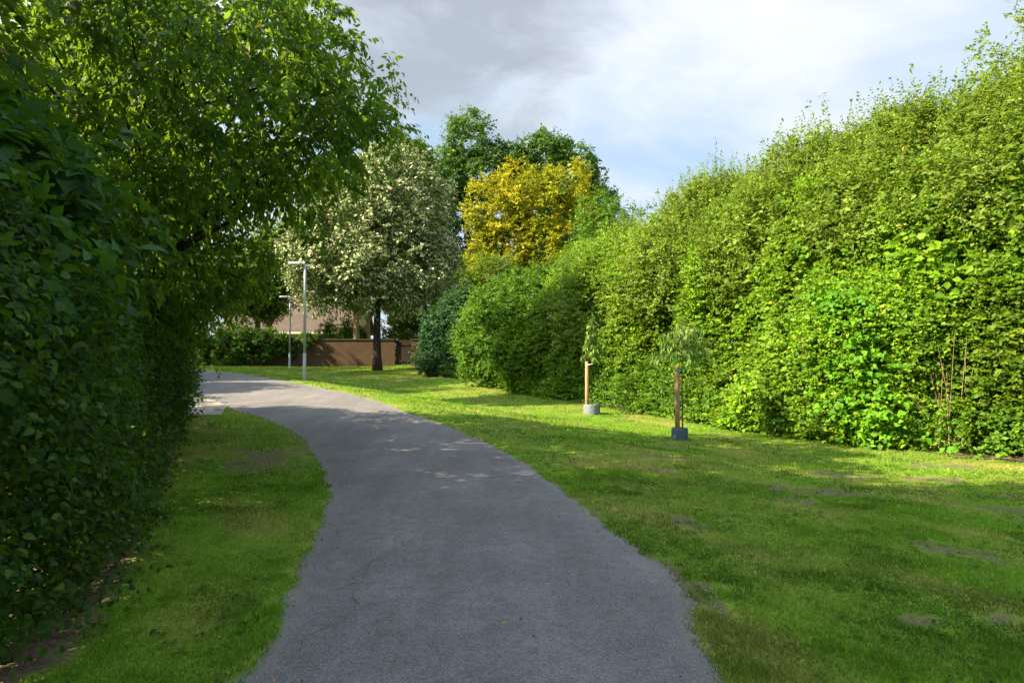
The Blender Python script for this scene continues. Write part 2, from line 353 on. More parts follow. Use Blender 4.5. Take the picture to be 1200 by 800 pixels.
K = 25; t = np.linspace(0, 1, K)[None, :, None]
PV = PL[:, None, :] * (1 - t) + PR[:, None, :] * t; pv = PV.reshape(-1, 2)
crown_ = (np.sin(np.linspace(0, math.pi, K)) * .025)[None, :].repeat(NP_, 0).ravel()
edge = np.clip(1 - np.minimum(np.linspace(0, 1, K), 1 - np.linspace(0, 1, K)) / .12, 0, 1)[None, :].repeat(NP_, 0).ravel()
idx = np.arange(NP_ * K).reshape(NP_, K)
F = np.column_stack([idx[:-1, :-1].ravel(), idx[:-1, 1:].ravel(), idx[1:, 1:].ravel(), idx[1:, :-1].ravel()])
me = np_mesh('path', np.column_stack([pv, g(pv[:, 0], pv[:, 1]) + crown_ + .004]), F, {'edge': edge}, True)
path = tag(link('path', me, M['asphalt']), kind='structure')
def strip(name, pts, w, mat, z=.009, parent=None):
    P = spline(pts, 90); q = np.column_stack([np.arange(90) * .9, np.zeros((90, 2))]); P = P + np.column_stack([(vnoise(q, 3) - .5) * .16, (vnoise(q, 6) - .5) * .1])
    T = nrm(np.gradient(P, axis=0)); Nn = np.column_stack([-T[:, 1], T[:, 0]]); ww = w * (.3 + vnoise(q * 2, 12))[:, None] * np.sin(np.linspace(.05, 3.1, 90))[:, None]
    A, B = P - Nn * ww, P + Nn * ww; V = np.empty((180, 3)); V[0::2, :2] = A; V[1::2, :2] = B
    i = np.searchsorted(PL[:, 1], V[:, 1]).clip(0, NP_ - 1); fr = np.clip((V[:, 0] - PL[i, 0]) / (PR[i, 0] - PL[i, 0]), 0, 1)
    V[:, 2] = g(V[:, 0], V[:, 1]) + np.sin(fr * math.pi) * .025 + z
    return link(name, np_mesh(name, V, [(2 * k, 2 * k + 2, 2 * k + 3, 2 * k + 1) for k in range(89)]), mat, parent)
strip('crack', [(-1.3, 3.2), (-1.22, 3.9), (-1.05, 4.7), (-1.15, 5.2), (-1.0, 6.0), (-1.1, 6.6), (-1.05, 7.6), (-1.25, 8.4)], .003, M['crack'], parent=path)
SP = np.array([(-6.6, 15.5), (-7.2, 17.3), (-8.3, 18.9), (-15, 22.5), (-17, 17), (-9, 15.2)]); c0 = SP.mean(0)
V = [(*c0, gz(*c0) + .03)] + [(x, y, gz(x, y) + .03) for x, y in SP]
me = bpy.data.meshes.new('side_path'); me.from_pydata(V, [], [(0, i + 1, (i + 1) % 6 + 1) for i in range(6)]); me.update()
tag(link('side_path', me, M['paving']), kind='structure')

# ------------------------------------------------------------------ leaves
def leaf_mesh(name, P, A, Nr, L, W, tint, detail=1, curl=.15, fold=.25):
    """one leaf per row: base P, axis A, normal Nr, length L, width W"""
    n = len(P); A = nrm(A); S = nrm(np.cross(A, Nr)); Nn = np.cross(S, A); L = L[:, None]; W = W[:, None] / 2
    if detail == 0:
        V = np.stack([P, P + A * L * .5 + S * W + Nn * W * fold, P + A * L - Nn * L * curl, P + A * L * .5 - S * W + Nn * W * fold], 1)
        f = np.array([(0, 1, 2), (0, 2, 3)])
    elif detail == 1:
        m1 = P + A * L * .5 + Nn * L * curl * .15; up = Nn * W * fold
        V = np.stack([P, P + A * L * .28 + S * W * .9 + up, P + A * L * .66 + S * W * .8 + up * .8 - Nn * L * curl * .2, P + A * L - Nn * L * curl,
                      P + A * L * .66 - S * W * .8 + up * .8 - Nn * L * curl * .2, P + A * L * .28 - S * W * .9 + up, m1], 1)
        f = np.array([(0, 1, 6), (1, 2, 6), (2, 3, 6), (3, 4, 6), (4, 5, 6), (5, 0, 6)])
    k = V.shape[1]; F = (np.arange(n)[:, None, None] * k + f[None]).reshape(-1, 3)
    return np_mesh(name, V.reshape(-1, 3), F, {'tint': np.repeat(tint, k, 0)})

def twigs(O, D, ln, K, L, W, tint, droop=.3, up=.5, out=None, outw=.4, spread=.8, hang=.0, jit=.35):
    """K leaves alternately along each twig; returns the leaf arrays"""
    m = len(O); D = nrm(D); t = (np.arange(K) + .5 + rng.uniform(-.3, .3, (m, K))) / K
    ln = np.broadcast_to(np.asarray(ln, float), (m,))
    pos = O[:, None] + D[:, None] * (ln[:, None] * t)[..., None]
    pos[..., 2] -= droop * ln[:, None] * t ** 2 * .5
    side = nrm(np.cross(D, np.array([0, 0, 1.]) + rng.normal(0, .25, (m, 3))))
    sg = np.where(np.arange(K) % 2 == 0, 1., -1.)[None, :, None]
    ax = D[:, None] * .55 + side[:, None] * sg * spread + rng.normal(0, jit, (m, K, 3)); ax[..., 2] -= droop * .6 + hang
    nr = rng.normal(0, .45, (m, K, 3)); nr[..., 2] += up
    if out is not None: nr = nr + out[:, None] * outw
    s = rng.lognormal(0, .22, (m, K)); tt = np.empty((m, K, 3)); tt[..., 0] = rng.random((m, K)); tt[..., 1:] = tint[:, None]
    return [pos.reshape(-1, 3), ax.reshape(-1, 3), nr.reshape(-1, 3), (L * s).ravel(), (W * s).ravel(), tt.reshape(-1, 3)]
def cat(*ls): return [np.concatenate(q) for q in zip(*ls)]

def ell_points(n, ell, inner=.55, low=-1.):
    """points in the outer shell of a union of ellipsoids (cx,cy,cz,rx,ry,rz)"""
    E = np.array(ell, float); vol = (E[:, 3] * E[:, 4] + E[:, 4] * E[:, 5] + E[:, 3] * E[:, 5]); vol /= vol.sum(); P = []; Dn = []
    k = rng.choice(len(E), n * 3, p=vol); d = nrm(rng.normal(size=(n * 3, 3))); r = inner + (1 - inner) * rng.random(n * 3) ** .6
    p = E[k, :3] + d * r[:, None] * E[k, 3:]
    keep = d[:, 2] > low
    for j in range(len(E)):
        q = (p - E[j, :3]) / E[j, 3:]; keep &= ~(((q ** 2).sum(1) < inner ** 2 * .9) & (k != j))
    p, d = p[keep][:n], nrm(d[keep][:n] / E[k[keep][:n], 3:])
    return p, d

def crown(ell, n_clump, clump_r, n_twig, K, L, W, up=.5, droop=.3, inner=.55, low=-1., hang=0., flat=1., outw=.5, seed=0, spread=.8, axis_up=.15):
    C, Dn = ell_points(n_clump, ell, inner, low); n = len(C)
    tint = np.column_stack([np.clip(.5 + rng.normal(0, .22, n) , 0, 1), np.clip(fbm(C * .35, 50 + seed) * 1.8 - .4 + rng.normal(0, .1, n), 0, 1)])
    cr = clump_r * rng.uniform(.6, 1.3, n); idx = np.repeat(np.arange(n), n_twig); m = len(idx)
    d = nrm(rng.normal(size=(m, 3)) + Dn[idx] * .7 + np.array([0, 0, axis_up])); d[:, 2] *= flat; d = nrm(d)
    O = C[idx] + d * (cr[idx] * rng.uniform(0, .5, m))[:, None]
    return twigs(O, d, cr[idx] * rng.uniform(.4, .8, m), K, L, W, tint[idx], droop, up, nrm(d + Dn[idx]), outw, spread, hang), C

def trunk_mb(base, h, r0, r1, lean=(0, 0), k=10, flare=1.5, wob=.06):
    z = np.linspace(0, 1, 9); P = np.column_stack([base[0] + lean[0] * z + np.sin(z * 5 + base[0]) * wob, base[1] + lean[1] * z + np.cos(z * 4) * wob, base[2] - .1 + (h + .1) * z])
    r = r0 + (r1 - r0) * z; r = r * (1 + (flare - 1) * np.exp(-z * h / .35))
    return MB().tube(P, r, k), P, r
def limbs(mb, P, r, targets, n, r_l=.3, k=6, from_=.45):
    if not len(targets): return
    for q in targets[rng.choice(len(targets), min(n, len(targets)), replace=False)]:
        i = int(rng.integers(int(len(P) * from_), len(P))); a = P[i]; mid = a * .5 + q * .5 + np.array([0, 0, -.06 * abs(q[2] - a[2])]) + rng.normal(0, .12, 3)
        t = np.linspace(0, 1, 7)[:, None]; C = a * (1 - t) ** 2 + 2 * mid * t * (1 - t) + q * t ** 2
        mb.tube(C, np.linspace(r[i] * r_l + .012, .008, 7), k)

def tree(name, label, cat_, base, h, r0, r1, ell, leaves, mat, bark, n_limb=14, group=None, lean=(0, 0), detail=0, flare=1.5, dens=1.7, **kw):
    t_ = tag(empty(name, (0, 0, 0)), label, cat_, group)
    lv, C = crown(ell, int(leaves[0] * dens), *leaves[1:], **kw)
    mb, P, r = trunk_mb(base, h, r0, r1, lean, flare=flare); limbs(mb, P, r, C, n_limb)
    t_.location = base; off = np.array(base)
    mb.v = [tuple(np.array(v) - off) for v in mb.v]; lv[0] = lv[0] - off
    mb.build('trunk', bark, t_, True)
    link('crown', leaf_mesh('crown', *lv, detail=detail), mat, t_)
    return t_

# ------------------------------------------------------------------ hedges
def line_at(L, s):
    d = np.r_[0, np.cumsum(np.linalg.norm(np.diff(L, axis=0), axis=1))]; s = np.asarray(s)
    x, y = np.interp(s, d, L[:, 0]), np.interp(s, d, L[:, 1]); e = .3
    tx, ty = np.interp(s + e, d, L[:, 0]) - np.interp(s - e, d, L[:, 0]), np.interp(s + e, d, L[:, 1]) - np.interp(s - e, d, L[:, 1])
    T = nrm(np.column_stack([tx, ty])); return np.column_stack([x, y]), T, d[-1]
SEG = np.array([2., 5.2, 9.2, 12.3, 14.4, 17.6, 20.6, 23.4, 27.2, 30.4]); SEG_L = np.array([1., 1.1, .9, 1.2, .95, .85, 1.15, .9, 1.05, .9, 1.1])
SEG_T = np.array([.5, .9, .45, .8, .2, .95, .55, .35, .1, .6, .3]); SEGC = np.sort(np.r_[SEG, (SEG[1:] + SEG[:-1]) / 2]); SEGH = np.where(np.isin(SEGC, SEG), 3.2, .9)
def hedge_twigs(L, side, H, n, ln, K, lf, W, lean=.0, bulge=.45, depth=.28, top_depth=1.2, srange=None, dens=None, up=.5, droop=.25, hmin=.0, seed=0, topfrac=.16, outw=.5, upb=.45, spread=.8, hang=0., scallop=0., hvar=.1, spray=0, billow=0., seg=None):
    """twigs clothing one face of a hedge along the line L; side +1/-1 picks the face's outward normal"""
    _, _, tot = line_at(L, [0.]); s0, s1 = srange or (0, tot); s = rng.uniform(s0, s1, n) if dens is None else dens(n)
    XY, T, _ = line_at(L, s); Nn = np.column_stack([T[:, 1], -T[:, 0]]) * side
    Hs = H(XY) if callable(H) else np.full(n, H)
    Hs = Hs * (1 - hvar + 2 * hvar * fbm(np.column_stack([s * .5, s * 0, s * 0]), 60 + seed, 3))
    h = rng.random(n) ** .95 * Hs; cd = 0.
    if spray:
        nc = max(n // spray, 1); pick = rng.integers(0, nc, n); cs, ch, cdp = rng.uniform(s0, s1, nc), rng.random(nc) ** .95, np.minimum(rng.normal(0, .17, nc), .15)
        loose = rng.random(n) < .25; s = np.where(loose, s, np.clip(cs[pick] + rng.normal(0, .2, n), s0, s1))
        XY, T, _ = line_at(L, s); Nn = np.column_stack([T[:, 1], -T[:, 0]]) * side
        h = np.where(loose, h, np.abs(ch[pick] * Hs + rng.normal(0, .16, n))); cd = np.where(loose, -.12, cdp[pick])
    top = rng.random(n) < topfrac; h = np.where(top, Hs * rng.uniform(.97, 1.03, n), np.maximum(h, hmin))
    q = np.column_stack([s, h * 1.15, s * 0]); disp = (fbm(q * .45, 70 + seed, 3) - .5) * 2 * bulge + (vnoise(q * 1.9, 77 + seed) - .5) * bulge * .55
    disp = disp + cd + (vnoise(q * (.3, .36, 1) + 5, 66 + seed) - .5) * 2 * billow; disp = disp - scallop * np.clip((.12 - h / Hs) / .12, 0, 1)
    dep = np.minimum(rng.exponential(depth, n), 1.4); dep = np.where(top, rng.uniform(0, top_depth, n), dep)
    rnd = np.clip((h / Hs - .82) / .18, 0, 1) ** 2 * .35
    if seg is not None:
        for k_, q_ in enumerate(seg): disp = disp - (.55 + .3 * (k_ % 2)) * np.exp(-((s + .35 * np.sin(h * 1.7 + k_) - q_) / .38) ** 2) * np.clip(h / Hs * 1.6, .25, 1)
        Hs_ = np.interp(s, SEGC, SEGH); dome = np.clip(h / Hs - .45, 0, 1) ** 2 * Hs_; disp = disp - dome
    off = disp - dep - lean * h - rnd
    XYo = XY + Nn * off[:, None]; z = g(XY[:, 0], XY[:, 1]) + h
    O = np.column_stack([XYo, z]); N3 = np.column_stack([Nn, np.zeros(n)]); kseg = np.zeros(n, int)
    if seg is not None: kseg = np.searchsorted(seg, s + .35 * np.sin(h * 1.7) + rng.normal(0, .25, n)); lf = lf * SEG_L[kseg][:, None]; W = W * SEG_L[kseg][:, None]
    D = N3 * .75 + rng.normal(0, .5, (n, 3)); D[:, 2] += upb; D[top, 2] += .9
    tint = np.column_stack([np.clip(fbm(q * .9, 80 + seed) * 1.6 - .3 + rng.normal(0, .12, n), 0, 1), np.clip(fbm(q * .3, 90 + seed) * 1.8 - .4 + rng.normal(0, .08, n), 0, 1)])
    if seg is not None: tint[:, 0] = np.clip(tint[:, 0] * .7 + SEG_T[kseg] * .45, 0, 1)
    return twigs(O, D, ln * rng.uniform(.6, 1.3, n), K, lf, W, tint, droop, up, N3, outw, spread, hang)

# left hedge, in the shade
hl = tag(empty('clipped_hedge', (-2.85, 3.9, 0)), 'dark shaded hedge of small leaves along the narrow verge beside the path', 'hedge')
def shift(lv, o): lv[0] = lv[0] - np.array(o.location); return lv
HL = np.vstack([HEDGE_L, [(-8.1, 15.8), (-9.2, 15.9)]])
lv = cat(hedge_twigs(HL, 1, 2.75, 20000, .32, 6, .056, .037, spray=18, lean=.1, bulge=.32, depth=.2, srange=(8, 20.5), seed=1, hmin=.05, hang=.15),
         hedge_twigs(HL, 1, 2.75, 11000, .34, 6, .076, .048, spray=18, lean=.1, bulge=.32, depth=.2, srange=(20, 32.2), seed=1, hmin=.05, hang=.15),
         hedge_twigs(HL, 1, 2.7, 1500, .4, 6, .13, .08, lean=.1, bulge=.3, depth=.3, srange=(0, 9), seed=1),
         hedge_twigs(np.array([(-3.6, -12), (-3.9, 3.9), (-5.7, 9), (-8.4, 15.5)]), 1, 2.9, 6500, .5, 6, .13, .08, bulge=.3, depth=.35, seed=2))
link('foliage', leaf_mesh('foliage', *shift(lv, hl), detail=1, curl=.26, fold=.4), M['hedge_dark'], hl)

# broad-leaved shrub nearest the camera
b = (-4.0, 4.6, 0.)
tree('broad_leaved_shrub', 'tangled shrub with large broad leaves rising over the shaded hedge beside the camera', 'shrub', b, 2.4, .07, .03,
     [(-3.7, 3.9, 2.6, .7, 1.1, .7), (-3.9, 5.2, 2.9, .6, .9, .5)], (60, .6, 6, 8, .14, .085), M['broad'], M['bark'], 14, detail=1, up=.8, droop=.45, inner=.3, hang=.1)

# overhanging tree
b = (-6.5, 11.8, gz(-6.5, 11.8))
tree('overhanging_tree', 'leafy tree with drooping pointed leaves leaning out over the asphalt path', 'tree', b, 6.4, .15, .05,
     [(-5.3, 11.0, 5.6, 3.3, 3.4, 2.5), (-4.3, 9.8, 5.7, 2.3, 2.3, 1.8), (-4.1, 11.2, 5.7, 2.2, 2.2, 1.5), (-6.4, 9.4, 5.2, 2.4, 2.2, 2.3), (-5.2, 11.4, 7.0, 2.0, 2.0, 1.7), (-6.6, 12.6, 3.8, 1.7, 2.0, 2.2), (-6.9, 8.0, 4.2, 1.5, 1.6, 1.6), (-6.7, 13.4, 3.1, 1.2, 1.4, 1.5), (-5.6, 8.6, 3.3, 1.3, 1.6, 1.2), (-5.2, 6.6, 3.6, 1.1, 1.5, 1.2), (-7.6, 10.8, 3.4, 1.4, 2., 1.7), (-5.6, 12.0, 3.5, 1.1, 1.2, 1.0), (-6.4, 12.6, 3.0, 1.1, 1.2, 1.3)],
     (760, .55, 9, 8, .105, .05), M['droop'], M['bark_dark'], 40, lean=(1.0, -.5), detail=1, up=.35, droop=.55, hang=.5, inner=.35, axis_up=.0, spread=.6, outw=.5)

# trees behind the shaded hedge, out of the frame for the most part; they shade the lawn
for k, (x, y, hh, rr) in enumerate([(-6.6, 4.2, 11.8, 3.0), (-7.6, -1.4, 13.2, 3.7), (-7.6, -7.4, 13., 3.7), (-7.8, -14., 13., 3.8), (-13.2, 23., 16.6, 3.0), (-17.5, 13., 8.2, 3.2), (-19, 20., 8.6, 3.4)]):
    hi = .8 if x == -13.2 else .5 if y > 10 else .6
    tree('leafy_tree', ['leafy tree with sunlit yellow green leaves just behind the broad-leaved shrub'][0] if k == 0 else 'tall leafy tree in the row behind the shaded hedge', 'tree',
         (x, y, gz(x, y)), hh * .75, .16, .05, [(x, y, hh * hi, rr, rr, hh * (.96 - hi)), (x + .6, y + .8, hh * (hi - .1), rr * .7, rr * .7, hh * .2 if x == -13.2 else hh * .25), (x - .3, y - .6, hh * .75, rr * .7, rr * .7, hh * .25)],
         (300 if k == 0 else 260, .75, 9, 7, .14 if k == 0 else .2, .08 if k == 0 else .12), M['droop'], M['bark'], 16, group=None if k == 0 else 'trees behind the shaded hedge', dens=2.9 if k == 0 else 2.2, up=.4, droop=.4, inner=.3, detail=1 if k == 0 else 0)
for k, (x, y, hh, rr) in enumerate([(-19, 27.5, 11.5, 3.4), (-22, 32, 16.5, 4.), (-26, 38, 17.5, 4.2), (-25, 26.5, 16, 3.6), (-31, 43, 17, 4.4)]):
    tree('leafy_tree', 'tall leafy tree beside the far bend of the path', 'tree', (x, y, gz(x, y)), hh * .75, .2, .06,
         [(x, y, hh * .6, rr, rr, hh * .38), (x + .8, y - .8, hh * .5, rr * .8, rr * .8, hh * .3)], (240, 1.0, 9, 6, .24, .14), M['back'], M['bark'], 14, group='trees beside the far bend of the path', inner=.3)

for k, (lab, x, y, rr) in enumerate([('rough sunlit shrub glimpsed through the overhanging tree', -13.2, 17.2, 2.2), ('second rough shrub glimpsed through the overhanging tree, farther off', -15.5, 23., 2.6), ('rough shrub behind the shaded hedge beneath the overhanging tree', -9.4, 10.6, 1.7)]):
    tree('rough_shrub', lab, 'shrub', (x, y, gz(x, y)), 2., .07, .03, [(x, y, 1.9, rr, rr, 1.7), (x + 1., y + .9, 1.5, rr * .8, rr * .8, 1.4)], (130, .6, 8, 7, .14, .09), M['droop'], M['bark'], 8, up=.6, inner=.45)
# right hedge
hr = tag(empty('tall_hedge', (9.8, 12.4, -.3)), 'long tall sunlit hedge of shingled green leaves at the edge of the lawn', 'hedge')
def HH(XY): return np.interp(XY[:, 1], [0, 12, 20, 28, 34], [4.9, 4.9, 5.1, 5.1, 4.4])
HRL = HEDGE_R[:9]
lv = cat(hedge_twigs(HRL, -1, HH, 42000, .34, 7, .092, .07, spray=24, billow=.8, seg=SEG, lean=.13, bulge=.5, depth=.24, srange=(6.2, 17.5), seed=3, hvar=.45, up=.75, outw=.75, droop=.35, upb=.3),
         hedge_twigs(HRL, -1, HH, 38000, .38, 7, .1, .075, spray=24, billow=.8, seg=SEG, lean=.13, bulge=.5, depth=.26, srange=(17.2, 33.6), seed=3, hvar=.45, up=.75, outw=.75, droop=.35, upb=.3),
         hedge_twigs(HRL - np.array([-.75, -.4]), -1, HH, 12000, .5, 7, .17, .13, lean=.1, bulge=.3, depth=.35, srange=(6, 33.6), seed=33, up=.7, outw=.7),
         hedge_twigs(HRL, -1, HH, 2500, .45, 7, .15, .11, lean=.1, bulge=.42, depth=.3, srange=(0, 6.4), seed=3, up=.7, outw=.7))
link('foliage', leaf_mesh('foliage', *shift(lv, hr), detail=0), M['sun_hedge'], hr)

# thicket behind the hedge
def shoots(P, n, h, K, L, W, seed=0):
    """upright leafy shoots standing out of a crown's top"""
    q = P[rng.choice(len(P), n)] + rng.normal(0, .25, (n, 3)); D = rng.normal(0, .16, (n, 3)); D[:, 2] = 1
    tint = np.column_stack([np.clip(rng.normal(.6, .2, n), 0, 1), np.clip(fbm(q * .4, seed) * 1.6 - .3, 0, 1)])
    return twigs(q, D, h * rng.uniform(.5, 1.25, n), K, L, W, tint, .05, .3, spread=.75)
THK = [('young willow-like thicket tree with feathery shoots at the low end of the thicket', 5.6, 28.5, 7.6, 2.6, 90),
       ('pale green thicket tree with many upright shoots behind the rear sapling', 7.6, 24.6, 8.6, 2.7, 130),
       ('thicket tree with the tall lone shoots breaking its skyline', 9.7, 21.4, 9.0, 2.7, 150),
       ('yellowish green thicket tree bulging over the middle of the tall hedge', 11.6, 18.6, 9.1, 2.7, 120),
       ('darker green thicket tree above the dry twigs in the hedge', 13.4, 16.2, 9.3, 2.8, 90),
       ('thicket tree at the picture edge above the near end of the tall hedge', 15.6, 13.2, 9.5, 3.0, 60)]
for k, (lab, x, y, top, rr, ns) in enumerate(THK):
    z0 = gz(x, y); t_ = tag(empty('thicket_tree', (x, y, z0)), lab, 'tree', 'trees of the thicket behind the tall hedge')
    nx_, ny_ = -.85, -.5; top -= .2
    ell = [(x, y, top - 3.2, rr, rr, 2.9), (x + nx_ * 1.7, y + ny_ * 1.7, top - 4.3, rr, rr * .95, 2.3), (x + rng.uniform(-.8, .8), y + rng.uniform(-.8, .8), top - 2.2, rr * .6, rr * .6, 1.7), (x + 1.2 * ny_, y - 1.2 * nx_, top - 3.4, rr * .8, rr * .8, 2.3)]
    lv, C = crown(ell, 1250, .55, 9, 7, .105, .06, up=.6, droop=.15, inner=.5, low=-.5, outw=.7, seed=k, axis_up=.5)
    hi = C[C[:, 2] > top - 2.6]; lv = cat(lv, shoots(hi, ns * 5, .85, 18, .085, .04, k), shoots(hi, 12, 1.5, 28, .11, .06, k), shoots(C, 600, .5, 10, .09, .05, k))
    lv[0] = lv[0] - np.array(t_.location)
    mb, P, r = trunk_mb((0, 0, 0), top - 3, .12, .04); limbs(mb, P, r, C - np.array(t_.location), 18)
    mb.build('trunk', M['bark'], t_, True); link('crown', leaf_mesh('crown', *lv, detail=0), M['thicket'], t_)
x, y = 15.3, 19.5
tree('birch_like_tree', 'taller loose tree rising above everything at the top corner of the thicket', 'tree', (x, y, gz(x, y)), 10., .16, .04,
     [(x, y, 9.4, 2.2, 2.2, 2.4), (x + 1.2, y + .4, 8.6, 2.2, 2., 2.4), (x - .9, y, 8.4, 1.3, 1.4, 1.7)], (150, .6, 8, 7, .1, .06), M['thicket'], M['bark'], 26, up=.4, droop=.3, inner=.4)

# climbing vine on the hedge, dry twigs, low plants along its foot
vn = tag(empty('climbing_vine', (7.6, 15.1, -.3)), 'bright green vine climbing up the face of the tall sunlit hedge', 'vine')
n = 420; hh = rng.random(n) ** .8 * 3.5; s = 15.6 + hh * .25 + rng.normal(0, .55, n) * (1.15 - hh / 4.5)
XY, T, _ = line_at(HRL, s); Nn = np.column_stack([-T[:, 1], T[:, 0]])
O = np.column_stack([XY + Nn * (.5 - .13 * hh + rng.normal(0, .12, n))[:, None], g(XY[:, 0], XY[:, 1]) + hh]); N3 = np.column_stack([Nn, np.zeros(n)])
D = N3 * .5 + rng.normal(0, .6, (n, 3)); D[:, 2] -= .2
lv = twigs(O, D, .35, 6, .125, .1, np.column_stack([rng.random(n), rng.random(n)]), .4, .7, N3, .8)
link('foliage', leaf_mesh('foliage', *shift(lv, vn), detail=0), M['vine'], vn)

ds = tag(empty('dry_shrub', (8.95, 13.85, gz(8.9, 13.8))), 'bare brown twiggy shrub poking out of the tall hedge', 'shrub')
mb = MB()
for k in range(18):
    e = rng.normal(0, .35, 2); hh_ = rng.uniform(1.0, 2.3); tt = np.linspace(0, 1, 5)
    mb.tube(np.column_stack([rng.normal(0, .22) + e[0] * tt, rng.normal(0, .15) + e[1] * tt, hh_ * tt + .1]), np.linspace(.008, .003, 5), 4)
mb.build('twig', M['twig'], ds)

lo = tag(empty('ground_cover', (3, 22, 0)), kind='stuff')
HF = HEDGE_R + np.array([-.25, -.12])
lv = cat(hedge_twigs(HF, -1, .75, 2600, .3, 6, .085, .06, lean=-.1, bulge=.35, depth=.12, seed=9, up=.8, topfrac=.4, top_depth=.5), hedge_twigs(HF, -1, 1.5, 1800, .35, 7, .1, .05, lean=.1, bulge=.5, depth=.2, srange=(21, 37), seed=11, up=.8, topfrac=.4, top_depth=.6))
bpy.data.objects.remove(lo)
tag(link('ground_cover', leaf_mesh('ground_cover', *lv, detail=0), M['bush']), 'low weedy undergrowth along the foot of the tall hedge', 'undergrowth', kind='stuff')

# rounded bush and bluish shrub beyond the hedge
b = (1.3, 32.6, gz(1.3, 32.6))
tree('rounded_bush', 'big rounded green bush where the tall hedge ends, behind the low undergrowth', 'bush', b, 3.6, .14, .05,
     [(.9, 32.4, 2.9, 3.1, 2.8, 2.9), (2.6, 31.4, 2.4, 2.5, 2.4, 2.5), (-.9, 33.2, 2.3, 1.9, 1.9, 2.2), (1.2, 31.0, 1.6, 2.2, 2.0, 1.7)], (760, .55, 9, 8, .12, .075), M['bush'], M['bark'], 12, up=.7, droop=.25, inner=.62, outw=.7, axis_up=.5)
b = (-4.0, 41., gz(-4.0, 41.))
tree('bluish_shrub', 'dark bluish green shrub in front of the end of the brick wall', 'shrub', b, 3., .1, .04,
     [(-3.9, 41., 2.7, 1.6, 1.6, 2.3), (-2.8, 40.2, 3.4, 1.6, 1.6, 2.2), (-4.3, 40.6, 1.7, 1.5, 1.4, 1.2), (-2.6, 39.4, 1.8, 1.4, 1.2, 1.6)], (420, .5, 9, 7, .13, .08), M['blue_shrub'], M['bark_dark'], 8, up=.6, droop=.3, inner=.55, outw=.6)

# big trees
x, y = -9.05, 46.; b = (x, y, gz(x, y))
tree('blossoming_tree', 'broad tree dusted with creamy white blossom, its dark trunk standing before the brick wall', 'tree', b, 9., .3, .12,
     [(x - .2, y, 9.2, 5.0, 4.6, 4.6), (x + 1.4, y - .6, 11.5, 3.6, 3.4, 3.8), (x - 2.2, y - .3, 7.6, 3.6, 3.4, 2.9), (x + 2.4, y - .8, 7.8, 3.2, 3.2, 2.6), (x, y, 13.6, 2.6, 2.6, 2.5), (x - 2.6, y, 11., 2.9, 2.9, 3.2), (x - 3.6, y, 8.6, 2.8, 2.8, 3.2)],
     (900, .9, 9, 6, .19, .13), M['blossom'], M['bark_dark'], 30, up=.6, droop=.35, inner=.5, outw=.5, flare=1.3)
x, y = 1.4, 60.; b = (x, y, gz(x, y))
tree('golden_tree', 'golden yellow autumn tree between the blossoming tree and the thicket', 'tree', b, 13., .35, .1,
     [(x - 3.2, y, 14.6, 2.3, 2.4, 2.8), (x - .6, y - .5, 15.6, 2.3, 2.4, 3.2), (x + 1.6, y - .9, 14.2, 2.4, 2.2, 2.6), (x - 1.8, y - .9, 11.4, 2.8, 2.4, 2.4), (x + 4., y - .5, 13.4, 2.3, 2.2, 3.2), (x + 1.2, y - 1.2, 11., 2.6, 2.4, 2.2), (x - 2.6, y, 8.6, 3., 3., 4.), (x + 1.8, y - .8, 8., 4., 3., 4.), (x - 1.2, y + 1.5, 6., 5., 3., 4.), (x + 3.5, y, 16.9, 2.0, 2.0, 2.2)],
     (600, .9, 9, 6, .24, .15), M['golden'], M['bark'], 20, up=.6, droop=.2, inner=.55, outw=.5, flat=.7)
for lab, x, y, ells in [
    ('tallest dark green tree with a knobbly crown, its top clear of the golden tree', -4.6, 72., [(-4.6, 72, 24.2, 2.6, 2.6, 3.2), (-6.9, 72, 20.4, 2.6, 2.6, 3.4), (-3.2, 72, 20.8, 4.2, 3., 3.4), (-4.8, 72, 15.5, 4.8, 4, 6.), (-.2, 72, 21.3, 2.2, 2., 2.8), (1.2, 72, 20.6, 2.6, 2., 3.), (-8.2, 71, 17.5, 2.6, 2.4, 3.6)]),
    ('wide dark green tree whose domed top shows behind the golden tree', 4.9, 72., [(3.4, 72, 22.2, 2.9, 2.6, 3.2), (6.2, 72, 20.8, 3., 2.8, 3.4), (8.4, 72, 17.4, 2.6, 2.6, 3.6), (9.3, 72, 13., 2.2, 2.2, 4.), (4.8, 72, 16, 5., 4, 6.)]),
    ('dark tree peeping out beside the top of the blossoming tree', -10.4, 64., [(-10.6, 64, 19.4, 2.6, 2.6, 3.2), (-8.6, 64, 17.6, 2.2, 2.2, 3.), (-12.2, 64, 18, 2.2, 2.2, 3), (-10.4, 64, 13, 3.6, 3, 5.)])]:
    tree('oak_tree', lab, 'tree', (x, y, 1.), 18. if y > 70 else 14., .4, .12, ells, (560, .95, 9, 6, .26, .18), M['oak'], M['bark_dark'], 24, up=.6, droop=.2, inner=.55, outw=.5)
x, y = 7.4, 48.; b = (x, y, gz(x, y))
tree('grey_green_tree', 'greyish green tree filling the gap between the golden tree and the thicket', 'tree', b, 9., .2, .06,
     [(6.4, 48, 9.6, 2.3, 2.2, 3.6), (8.6, 47, 8.4, 2.4, 2.4, 3.2), (5.6, 47.4, 6.4, 2.4, 2.2, 3.2), (8, 47, 5, 3, 2.4, 3.)], (330, .7, 9, 6, .17, .1), M['bush'], M['bark'], 18, up=.5, inner=.55)
